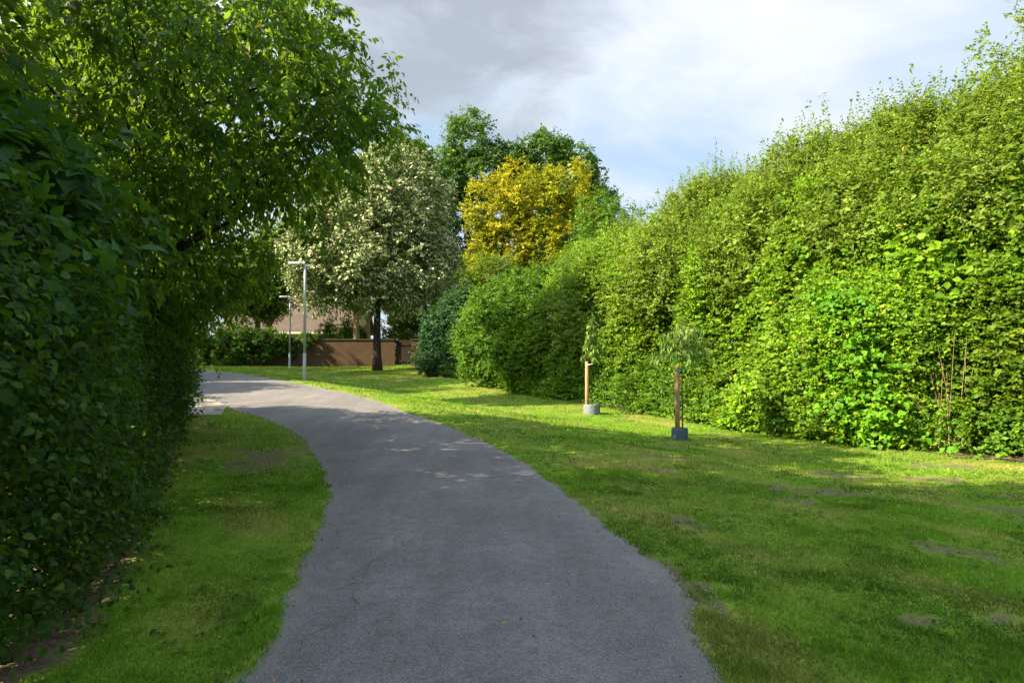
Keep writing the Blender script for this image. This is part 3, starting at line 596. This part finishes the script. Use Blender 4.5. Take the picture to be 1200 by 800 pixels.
# garden trees behind the wall
for lab, x, y, hh, rr, z_, bark in [
    ('garden tree with a pale bare trunk behind the ivy mound', -20.9, 56., 8.5, 4.0, 7.6, 'bark_pale'),
    ('slender pale garden tree in front of the tiled roof', -19.6, 55., 8., 2.2, 7.8, 'bark_pale'),
    ('forked pale-trunked garden tree behind the brick wall', -12.6, 55., 9., 3.6, 9.2, 'bark_pale'),
    ('thin garden tree standing beside the forked trunk', -11.9, 56.5, 9., 2.4, 9.6, 'bark_pale'),
    ('bright leafy garden tree behind the dark trunk of the blossoming tree', -7.6, 60., 8., 4.0, 6.6, 'bark'),
    ('dark low garden tree between the bluish shrub and the golden tree', -2.6, 56., 7., 4.2, 5.4, 'bark'),
    ('dark garden tree behind the big rounded bush', 4.6, 56., 7., 4.2, 5.8, 'bark'),
    ('dense garden tree beyond the far bend of the path', -27.5, 53., 9., 4.2, 6.4, 'bark')]:
    t_ = tree('garden_tree', lab, 'tree', (x, y, 1.), hh * .7, .34 if rr > 3 else .2, .1, [(x, y, z_, rr, rr * .9, 3.2), (x + .7, y - .5, z_ + 2, rr * .7, rr * .7, 2.6), (x - 1, y - .3, z_ - .9, rr * .8, rr * .7, 2.2 if bark == 'bark' else 1.6)],
         (230, .8, 8, 6, .2, .13), M['back'], M[bark], 18, group='garden trees behind the brick wall', up=.6, inner=.45, from_=.3) if False else \
        tree('garden_tree', lab, 'tree', (x, y, 1.), hh * .7, .36 if rr > 3 else .22, .1, [(x, y, z_, rr, rr * .9, 3.2), (x + .7, y - .5, z_ + 2, rr * .7, rr * .7, 2.6), (x - 1, y - .3, z_ - .9, rr * .8, rr * .7, 2.6 if bark == 'bark' else 1.4)],
         (230, .8, 8, 6, .2, .13), M['back'], M[bark], 18, group='garden trees behind the brick wall', up=.6, inner=.45)
# garden shrubs seen under the crowns behind the wall
for lab, x, y, rr in [('sunlit garden shrub just behind the coping of the brick wall', -14.3, 57., 2.2), ('shady garden shrub behind the gate', -8.6, 58., 2.6), ('tall garden shrub hiding one end of the house behind the ivy mound', -24.6, 57., 3.2)]:
    tree('garden_shrub', lab, 'shrub', (x, y, 1.), 2., .08, .04, [(x, y, 2.8, rr, rr * .7, 1.9), (x + 1.1, y, 2.3, rr * .7, rr * .6, 1.5)], (150, .6, 8, 6, .17, .11), M['back'], M['bark'], 8, up=.7, inner=.5)

# ------------------------------------------------------------------ wall, gate, house
WY = 52.; wz = .86
wl = tag(empty('brick_wall', (-18.5, WY, wz)), 'brown brick garden wall with a dark coping across the end of the lawn', 'wall')
mb = MB().box((0, 0, .98), (19.2, .3, 2.0)); mb.build('brickwork', M['brick'], wl)
mb = MB(); mb.box((0, 0, 2.035), (19.3, .42, .11), ch=.03); mb.build('coping', M['cap'], wl)
gt = tag(empty('timber_gate', (-8.26, WY + .02, wz + .05)), 'dark timber gate closing the gap at the end of the brick wall', 'gate')
mb = MB()
for k in range(8): mb.box((-.52 + k * .148, 0, 1.0), (.138, .045, 1.9))
mb.build('boards', M['timber_dark'], gt)
for zz in (.35, 1.6): MB().box((0, -.045, zz), (1.15, .04, .12)).build('rail', M['timber_dark'], gt)
MB().box((.44, -.085, 1.02), (.14, .03, .03)).build('latch', M['steel'], gt)
pr = tag(empty('brick_pier', (-7.4, WY, wz)), 'short stub of brick wall beyond the dark gate', 'wall')
MB().box((.3, 0, .98), (1.1, .34, 2.0)).build('brickwork', M['brick'], pr); MB().box((.3, 0, 2.04), (1.2, .44, .12), ch=.03).build('coping', M['cap'], pr)

iv = tag(empty('ivy_mound', (-21, 50.6, gz(-21, 50.6))), 'leafy ivy mound spilling over the brick wall beyond the far bend', 'ivy')
lv, C = crown([(-22.2, 50.6, 2.0, 2.6, 1.1, 1.6), (-19.6, 50.8, 2.4, 2.0, .9, 1.2), (-18.2, 51.2, 2.6, 1.5, .6, .8), (-24.6, 50.6, 1.6, 1.6, 1.0, 1.5), (-26.2, 51., 3.4, 2.2, 1.0, 2.6)], 380, .45, 8, 6, .16, .13, up=.6, inner=.6, outw=.7)
link('foliage', leaf_mesh('foliage', *shift(lv, iv), detail=0), M['ivy'], iv)
cl = tag(empty('wall_creeper', (-16.2, 51.6, 2.)), 'small creeper hanging over the brick wall coping behind the lamp posts', 'creeper')
lv, C = crown([(-16.6, 51.7, 2.75, 1.0, .35, .6), (-15.6, 51.7, 2.9, .7, .3, .4), (-16.9, 51.7, 2.1, .4, .25, .5)], 50, .35, 8, 6, .15, .12, up=.6, inner=.5, outw=.7)
link('foliage', leaf_mesh('foliage', *shift(lv, cl), detail=0), M['ivy'], cl)

hs = tag(empty('bungalow', (-21.5, 70., 1.)), 'low house with a tiled pinkish brown roof half hidden behind the garden trees', 'house')
MB().box((0, 0, 1.45), (12.0, 8.4, 2.9)).build('wall', M['house_wall'], hs)
def gable(mb, x0, x1, yr, z0, z1, th=.16):
    for s in (-1, 1):
        A, B = np.array([0, s * yr, z0]), np.array([0, 0, z1]); n = np.array([0, s * (z1 - z0), yr]); n = n / np.linalg.norm(n) * th
        V = [(x, *p[1:]) for x in (x0, x1) for p in (A, B, B + n, A + n)]; mb.add(V, [(0, 1, 2, 3), (7, 6, 5, 4), (0, 4, 5, 1), (1, 5, 6, 2), (2, 6, 7, 3), (3, 7, 4, 0)])
mb = MB(); gable(mb, -6.5, 6.5, 4.9, 2.85, 7.4); rf = mb.build('roof', M['tiles'], hs)
mb = MB().box((0, -4.98, 2.83), (13.1, .14, .2)); mb.build('gutter', M['gutter'], hs)
MB().box((-2.4, 0.4, 7.4), (.8, .7, 1.6)).build('chimney', M['brick'], rf)
mb = MB()
for s in (-1, 1): MB().add([(s * 5.98, -4.15, 2.9), (s * 5.98, 4.15, 2.9), (s * 5.98, 0, 6.9)], [(0, 1, 2)]).build('gable_end', M['house_wall'], hs)
for x in (-3.4, .2, 3.6):
    w = MB(); 
    for dx, dz, wx, wz_ in ((0, .62, 1.5, .08), (0, -.62, 1.5, .08), (-.71, 0, .08, 1.16), (.71, 0, .08, 1.16), (0, 0, .06, 1.16)): w.box((x + dx, -4.235, 1.75 + dz), (wx, .07, wz_))
    wf = w.build('window', M['window_frame'], hs); MB().box((x, -4.222, 1.75), (1.38, .03, 1.2)).build('pane', M['glass'], wf)
an = tag(empty('garden_shed', (-21.6, 58., 1.)), 'small white garden shed peeping over the ivy mound', 'shed')
MB().box((0, 0, 1.1), (1.5, 1.5, 2.2)).build('wall', M['white_wall'], an)
mb = MB(); gable(mb, -.85, .85, .9, 2.15, 2.75, .06); mb.build('roof', M['white_wall'], an)
MB().box((.1, -.765, .95), (.7, .03, 1.8)).build('door', M['gutter'], an)

# ------------------------------------------------------------------ lamp posts
def lamp():
    root = empty('street_lamp', (0, 0, 0))
    MB().tube([(0, 0, -.2), (0, 0, .05), (0, 0, 1.1), (0, 0, 1.14)], [.07, .07, .07, .06], 14, True).build('base_sleeve', M['steel'], root, True)
    MB().tube([(0, 0, 1.1), (0, 0, 4.2), (0, 0, 4.86)], [.06, .052, .048], 14).build('pole', M['steel'], root, True)
    MB().box((0, -.074, .72), (.1, .012, .34), ch=.008).build('access_door', M['lamp_head'], root)
    MB().tube([(.04, 0, 4.8), (.04, 0, 4.95), (-.02, 0, 4.99), (-.14, 0, 5.0)], [.062, .062, .055, .04], 10).build('bracket', M['lamp_head'], root, True)
    h = MB(); pts = [(-.1, .07), (-.22, .13), (-.58, .13), (-.7, .07), (-.7, -.07), (-.58, -.13), (-.22, -.13), (-.1, -.07)]; n = len(pts)
    V = [(x, y, 4.955) for x, y in pts] + [(x, y, 5.01) for x, y in pts] + [(x * .9 - .04, y * .7, 5.045) for x, y in pts]
    h.add(V, [tuple(range(n))[::-1], tuple(range(2 * n, 3 * n))] + [(r * n + i, r * n + (i + 1) % n, (r + 1) * n + (i + 1) % n, (r + 1) * n + i) for r in (0, 1) for i in range(n)])
    hd = h.build('lamp_head', M['lamp_head'], root)
    MB().box((-.42, 0, 4.949), (.36, .17, .016), ch=.01).build('lens', M['lens'], hd)
    return root
def copy_tree(o, parent=None):
    c = o.copy(); COL.objects.link(c)
    if parent is not None: c.parent = parent
    for ch in [q for q in bpy.data.objects if q.parent == o]: copy_tree(ch, c)
    return c
l1 = lamp(); l1.location = (-8.87, 29.2, gz(-8.87, 29.2)); l1.rotation_euler.z = R(4)
tag(l1, 'nearer and taller-looking grey steel lamp post on the grass by the path bend', 'street lamp', 'lamp posts beside the path')
l2 = copy_tree(l1); l2.location = (-15.3, 47., gz(-15.3, 47.)); l2.rotation_euler.z = R(12)
tag(l2, 'smaller-looking grey steel lamp post standing close to the brick wall', 'street lamp', 'lamp posts beside the path')

# ------------------------------------------------------------------ saplings, stakes, collars
def sapling(x, y, lab, top, low, w, n, droop_, seed):
    z0 = gz(x, y); root = tag(empty('sapling', (x, y, z0)), lab, 'sapling', 'young trees planted on the lawn')
    H = top - z0; mb = MB(); tt = np.linspace(0, 1, 9)
    st = np.column_stack([np.sin(tt * 6 + seed) * .02 * tt, np.cos(tt * 5) * .015, (H * .93) * tt]); mb.tube(st, np.linspace(.02, .005, 9), 7)
    lo_ = low - z0; O = []; D = []; ln = []
    for k in range(n):
        f = k / n; h0 = lo_ + (H * .88 - lo_) * f ** 1.2; a = k * 2.4 + rng.normal(0, .4); i = h0 / (H * .93) * 8
        p = np.array([np.interp(i, range(9), st[:, 0]), np.interp(i, range(9), st[:, 1]), h0])
        l_ = w * (1 - droop_[2] * f) * rng.uniform(.65, 1.1); d = np.array([math.cos(a), math.sin(a), droop_[0] * rng.uniform(.6, 1.3)]); d /= np.linalg.norm(d)
        t5 = np.linspace(0, 1, 7)[:, None]; C = p + d * l_ * t5; C[:, 2] -= droop_[1] * l_ * t5[:, 0] ** 2
        mb.tube(C, np.linspace(.007, .002, 7), 5)
        for q in (1, 2, 3, 4, 5): O.append(C[q]); D.append(C[q + 1] - C[q]); ln.append(l_ * .22)
    for q in range(6): O.append(np.array([0, 0, H * (.93 - .04 * q)])); D.append(rng.normal(0, .4, 3) + (0, 0, .9)); ln.append(.16)
    mb.build('trunk', M['bark'], root, True); O, D, ln = np.array(O), np.array(D), np.array(ln)
    lv = twigs(O, D, ln, 4, .15, .044, rng.random((len(O), 2)), .8, .4, hang=.75, spread=.55)
    link('crown', leaf_mesh('crown', *lv, detail=1, curl=.25), M['sapling'], root)
    return root
def stake(x, y, h, r, mat, lab, tie, lean=0.):
    z0 = gz(x, y); root = tag(empty('stake', (x, y, z0)), lab, 'stake', 'stakes beside the young trees')
    MB().tube([(0, 0, -.2), (lean * .5, 0, h * .5), (lean, 0, h - .03), (lean, 0, h)], [r, r, r * .97, r * .8], 12).build('post', mat, root, True)
    a = np.linspace(0, 2 * math.pi, 17); tp = h - .1
    MB().tube(np.column_stack([lean + .075 + np.cos(a) * .12, np.sin(a) * .07, tp + np.cos(a) * .02]), .016, 6, False).build('tie', tie, root, True)
    return root
def collar(x, y, r, h, mat, lab, plant=False):
    z0 = gz(x, y); root = tag(empty('tree_collar', (x, y, z0)), lab, 'planter', 'plastic collars round the young trees')
    mb = MB(); k = 28; rings = [(r * 1.02, -.06), (r * 1.01, h * .5), (r, h - .02), (r - .004, h), (r - .022, h), (r - .024, h - .03), (r - .024, -.06)]
    V = [(q * math.cos(2 * math.pi * j / k), q * math.sin(2 * math.pi * j / k), z) for q, z in rings for j in range(k)]
    mb.add(V, [(i * k + j, i * k + (j + 1) % k, (i + 1) * k + (j + 1) % k, (i + 1) * k + j) for i in range(len(rings) - 1) for j in range(k)])
    mb.build('rim', mat, root, True)
    V = [(0, 0, h * .62)] + [((r - .03) * math.cos(2 * math.pi * j / 20), (r - .03) * math.sin(2 * math.pi * j / 20), h * .55) for j in range(20)]
    MB().add(V, [(0, j + 1, (j + 1) % 20 + 1) for j in range(20)]).build('soil', M['soil'], root)
    return root
x, y = 2.56, 22.3
sapling(x + .05, y, 'slim young tree with a narrow tapering crown, farther along the lawn', 3.3, 1.5, .5, 34, (1.1, .5, .6), 1)
stake(x - .12, y - .08, 1.72, .062, M['stake'], 'pale sunlit wooden stake tied to the narrow-crowned young tree', M['white_tie'])
collar(x + .04, y, .27, .33, M['collar'], 'light grey plastic collar round the foot of the narrow-crowned young tree')
wd = tag(empty('weed_tuft', (x + .12, y - .02, gz(x, y) + .18)), 'tuft of pale weeds growing inside the light grey collar', 'weed')
O = rng.normal(0, .05, (14, 3)) * (1, 1, 0); D = rng.normal(0, .4, (14, 3)); D[:, 2] = 1
link('foliage', leaf_mesh('foliage', *twigs(O, D, .3, 5, .08, .04, rng.random((14, 2)), .3, .5), detail=0), M['sapling'], wd)
x, y = 3.82, 15.6
sapling(x + .07, y, 'young tree with a wide spreading crown of drooping leaves, nearer on the lawn', 2.7, 1.62, .88, 36, (.55, .45, .35), 2)
stake(x - .06, y - .05, 1.7, .055, M['stake_brown'], 'brown wooden stake tied in green beside the wide-crowned young tree', M['tie'], .0)
collar(x, y, .185, .29, M['collar_shaded'], 'blue grey plastic collar, coloured darker for shade, round the foot of the wide-crowned young tree')

# ------------------------------------------------------------------ grass, leaves on the ground
def lawn_points(n, d0, d1, power):
    d = d0 * (d1 / d0) ** (rng.random(n) ** power); a = rng.uniform(R(-43), R(43), n); return np.column_stack([d * np.sin(a), d * np.cos(a)]), d
def blades(n, d0, d1, power, hgt, wid):
    P, d = lawn_points(n, d0, d1, power); sd_ = path_sd(P); keep = sd_ > -.03 - .05 * rng.random(n) ** 3
    xl = np.interp(P[:, 1], HEDGE_L[:, 1], HEDGE_L[:, 0]); xr = np.interp(P[:, 1], HEDGE_R[:, 1], HEDGE_R[:, 0])
    keep &= ((P[:, 0] > xl - .1) | (P[:, 1] > 15.3)) & (P[:, 0] < xr + .1)
    keep &= ~in_poly(P, SP)
    P, d, sd_ = P[keep], d[keep], sd_[keep]; so = soil_of(P, sd_) + (vnoise(np.column_stack([P * 9, P[:, :1] * 0]), 5) - .5) * .7
    keep = rng.random(len(P)) > np.clip((so - .22) * 2.6, 0, .97); P, d, sd_ = P[keep], d[keep], sd_[keep]; n = len(P)
    z = g(P[:, 0], P[:, 1]) + np.clip(sd_ / .35, 0, 1) * ((fbm(np.column_stack([P * .9, P[:, :1] * 0]), 41, 4) - .45) * .07 + (vnoise(np.column_stack([P * 4, P[:, :1] * 0]), 44) - .5) * .015 + .012)
    q = np.column_stack([P, P[:, :1] * 0]); tall = .35 + 1.0 * fbm(q * 1.3, 15, 3) + 1.6 * np.clip(fbm(q * 3.1, 16, 3) - .55, 0, 1) * 2 + .5 * np.clip(1 - np.abs(sd_) / .15, 0, 1) * vnoise(q * 3, 2)
    h = hgt * tall * rng.uniform(.5, 1.3, n) * (1 + d * .012); w = wid * (1 + d * .12) * rng.uniform(.7, 1.3, n); a = rng.uniform(0, 2 * math.pi, n); b_ = rng.uniform(0, 2 * math.pi, n); ln = h * rng.uniform(.2, .95, n)
    B = np.column_stack([P, z - .006]); S = np.column_stack([np.cos(a), np.sin(a), a * 0]) * w[:, None] / 2; Lz = np.column_stack([np.cos(b_) * ln, np.sin(b_) * ln, h])
    V = np.stack([B - S, B + S, B + S * .7 + Lz * (.5, .5, .62), B - S * .7 + Lz * (.5, .5, .62), B + Lz], 1).reshape(-1, 3)
    F = (np.arange(n)[:, None, None] * 5 + np.array([(0, 1, 2), (0, 2, 3), (3, 2, 4)])[None]).reshape(-1, 3)
    tt = np.column_stack([np.clip(rng.normal(.45, .26, n), 0, 1), np.clip(fbm(q * 1.5, 21, 4) * 2.4 - .7, 0, 1), np.clip(dry_of(P) + rng.normal(0, .1, n), 0, 1)])
    return V, F, np.repeat(tt, 5, 0)
parts = [blades(330000, 3.0, 10, .9, .027, .004), blades(260000, 8, 52, .85, .028, .007)]
V = np.concatenate([p[0] for p in parts]); F = np.concatenate([parts[0][1], parts[1][1] + len(parts[0][0])])
tag(link('grass', np_mesh('grass', V, F, {'tint': np.concatenate([p[2] for p in parts])}), M['grass']), 'short mown grass of the lawn and the verge', 'grass', kind='stuff')

n = 5200; P, d = lawn_points(n, 3., 20, .85); sd_ = path_sd(P); xl = np.interp(P[:, 1], HEDGE_L[:, 1], HEDGE_L[:, 0]); xr = np.interp(P[:, 1], HEDGE_R[:, 1], HEDGE_R[:, 0])
q = np.column_stack([P, P[:, :1] * 0]); keep = (sd_ > .02) & ((P[:, 0] > xl + .25) | (P[:, 1] > 15.3)) & (P[:, 0] < xr - .2) & (rng.random(n) < np.clip((fbm(q * .9, 25, 3) - .42) * 4, .03, 1)); P, sd_, q = P[keep], sd_[keep], q[keep]; n = len(P)
z = g(P[:, 0], P[:, 1]) + np.clip(sd_ / .35, 0, 1) * ((fbm(q * .9, 41, 4) - .45) * .07 + .012) + .012; K = 7; a = rng.uniform(0, 6.28, (n, K))
B = np.repeat(np.column_stack([P, z]), K, 0) + rng.normal(0, .018, (n * K, 3)) * (1, 1, .3); A = np.column_stack([np.cos(a.ravel()), np.sin(a.ravel()), rng.uniform(.1, .7, n * K)]); Nr = rng.normal(0, .3, (n * K, 3)); Nr[:, 2] = 1; L = rng.uniform(.018, .042, n * K)
tag(link('weeds', leaf_mesh('weeds', B, A, Nr, L, L * rng.uniform(.35, .8, n * K), np.repeat(rng.random((n, 3)), K, 0), detail=0), M['bush']), 'small clover and broad-leaved weeds scattered through the lawn', 'weeds', kind='stuff')

m, nt, out = new_mat('dead_leaf'); a = attr(nt, 'tint'); sp_ = N(nt, 'ShaderNodeSeparateXYZ'); nt.links.new(a.outputs['Vector'], sp_.inputs[0])
principled(nt, out, ramp(nt, sp_.outputs[0], [(0, (.05, .03, .015)), (.45, (.13, .075, .03)), (.8, (.3, .2, .06)), (1, (.42, .36, .16))]), .8)
n = 2600; P, d = lawn_points(n, 3.2, 22, .8); sd_ = path_sd(P); wgt = np.where(sd_ < 0, np.exp(sd_ / .35) * .7 + .025, .4); keep = (rng.random(n) < wgt) & (P[:, 0] > np.interp(P[:, 1], HEDGE_L[:, 1], HEDGE_L[:, 0])) & (P[:, 0] < np.interp(P[:, 1], HEDGE_R[:, 1], HEDGE_R[:, 0]))
P, sd_ = P[keep], sd_[keep]; n = len(P); z = g(P[:, 0], P[:, 1]) + np.where(sd_ < 0, .034, .045)
A = rng.normal(0, 1, (n, 3)) * (1, 1, .12); Nr = rng.normal(0, .25, (n, 3)); Nr[:, 2] = 1; L = rng.uniform(.015, .042, n)
me = leaf_mesh('fallen_leaves', np.column_stack([P, z]), A, Nr, L, L * .55, rng.random((n, 3)), detail=0, curl=.2, fold=.3)
tag(link('fallen_leaves', me, m), 'scattered small dead leaves on the path and the grass', 'fallen leaves', kind='stuff')

# ------------------------------------------------------------------ light, sky, camera
SUN_EL, SUN_AZ = R(36), (-.94, -.30)      # where the sun stands: to the west of the path, a little behind the camera
w = bpy.data.worlds.new('World'); sc.world = w; w.use_nodes = True; nt = w.node_tree; nt.nodes.clear()
out = N(nt, 'ShaderNodeOutputWorld'); bg = N(nt, 'ShaderNodeBackground'); bg.inputs[1].default_value = .0585
sky = N(nt, 'ShaderNodeTexSky', sky_type='NISHITA', sun_disc=False); sky.sun_elevation = SUN_EL; sky.sun_rotation = math.atan2(SUN_AZ[0], SUN_AZ[1])
tc = N(nt, 'ShaderNodeTexCoord'); sp = N(nt, 'ShaderNodeSeparateXYZ'); nt.links.new(tc.outputs['Generated'], sp.inputs[0])
zz = math_(nt, 'ADD', math_(nt, 'MAXIMUM', sp.outputs[2], 0.), .22)
cb = N(nt, 'ShaderNodeCombineXYZ'); nt.links.new(math_(nt, 'DIVIDE', sp.outputs[0], zz), cb.inputs[0]); nt.links.new(math_(nt, 'DIVIDE', sp.outputs[1], zz), cb.inputs[1])
mp = N(nt, 'ShaderNodeMapping'); mp.inputs['Location'].default_value = (3.1, 7.4, 1.7); mp.inputs['Scale'].default_value = (.7, 1.25, 1); nt.links.new(cb.outputs[0], mp.inputs[0])
n1 = noise(nt, 1.15, 8, .56, mp.outputs[0], .5); n2 = noise(nt, 2.6, 9, .6, cb.outputs[0], .4)
cover = ramp(nt, n1, [(.38, (.1, .1, .1)), (.52, (.7, .7, .7)), (.64, (1, 1, 1))])
cloud = ramp(nt, n2, [(.3, (3.7, 4.2, 4.95)), (.5, (4.5, 4.8, 5.25)), (.7, (4.95, 5.1, 5.4))])
clear = mixc(nt, .72, sky.outputs[0], (2.7, 3.75, 4.95))       # thin high veil over the blue
c = mixc(nt, cover, clear, cloud)
# the one grey cumulus over the trees
dv = N(nt, 'ShaderNodeVectorMath', operation='DOT_PRODUCT'); nv = N(nt, 'ShaderNodeVectorMath', operation='NORMALIZE'); nt.links.new(tc.outputs['Generated'], nv.inputs[0])
nt.links.new(nv.outputs[0], dv.inputs[0]); cdir = np.array([-.10, 1, .61]); cdir /= np.linalg.norm(cdir); dv.inputs[1].default_value = tuple(cdir)
gm = math_(nt, 'ADD', dv.outputs['Value'], math_(nt, 'MULTIPLY', math_(nt, 'SUBTRACT', n2, .5), .13))
c = mixc(nt, ramp(nt, gm, [(.962, (0, 0, 0)), (.978, (.6, .6, .6)), (.995, (1, 1, 1))]), c, (2.4, 2.7, 3.15))
# brightness added overhead and towards the sun, out of view, to lift the shade
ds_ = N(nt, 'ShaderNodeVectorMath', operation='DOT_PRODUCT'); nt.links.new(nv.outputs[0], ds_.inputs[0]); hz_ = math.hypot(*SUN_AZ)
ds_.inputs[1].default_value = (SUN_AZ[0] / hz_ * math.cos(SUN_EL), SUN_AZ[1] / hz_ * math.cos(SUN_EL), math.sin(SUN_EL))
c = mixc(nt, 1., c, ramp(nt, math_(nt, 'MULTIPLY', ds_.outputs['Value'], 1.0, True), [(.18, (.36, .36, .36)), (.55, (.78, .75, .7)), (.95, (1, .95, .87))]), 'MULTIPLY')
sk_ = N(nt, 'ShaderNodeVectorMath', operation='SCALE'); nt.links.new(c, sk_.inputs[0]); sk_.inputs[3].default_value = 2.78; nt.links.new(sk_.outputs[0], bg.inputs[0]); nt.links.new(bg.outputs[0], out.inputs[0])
sl = bpy.data.lights.new('sun', 'SUN'); sl.energy = 5.0; sl.angle = R(.5); sl.color = (1, .83, .58)
so_ = bpy.data.objects.new('sun', sl); COL.objects.link(so_); hz = math.hypot(*SUN_AZ)
from mathutils import Vector
so_.rotation_euler = Vector((SUN_AZ[0] / hz * math.cos(SUN_EL), SUN_AZ[1] / hz * math.cos(SUN_EL), math.sin(SUN_EL))).to_track_quat('Z', 'Y').to_euler()
cam = bpy.data.cameras.new('camera'); cam.lens = 24; cam.sensor_width = 36; cam.clip_end = 3000; cam.clip_start = .05
co = bpy.data.objects.new('camera', cam); COL.objects.link(co); co.location = (0, 0, 1.7); co.rotation_euler = (R(90 + 1.15), 0, 0); sc.camera = co
sc.view_settings.view_transform = 'Standard'; sc.view_settings.look = 'None'; sc.view_settings.gamma = 1; sc.view_settings.exposure = 1.82
sc.cycles.max_bounces = 8; sc.cycles.diffuse_bounces = 4; sc.cycles.transmission_bounces = 4; sc.cycles.use_denoising = True
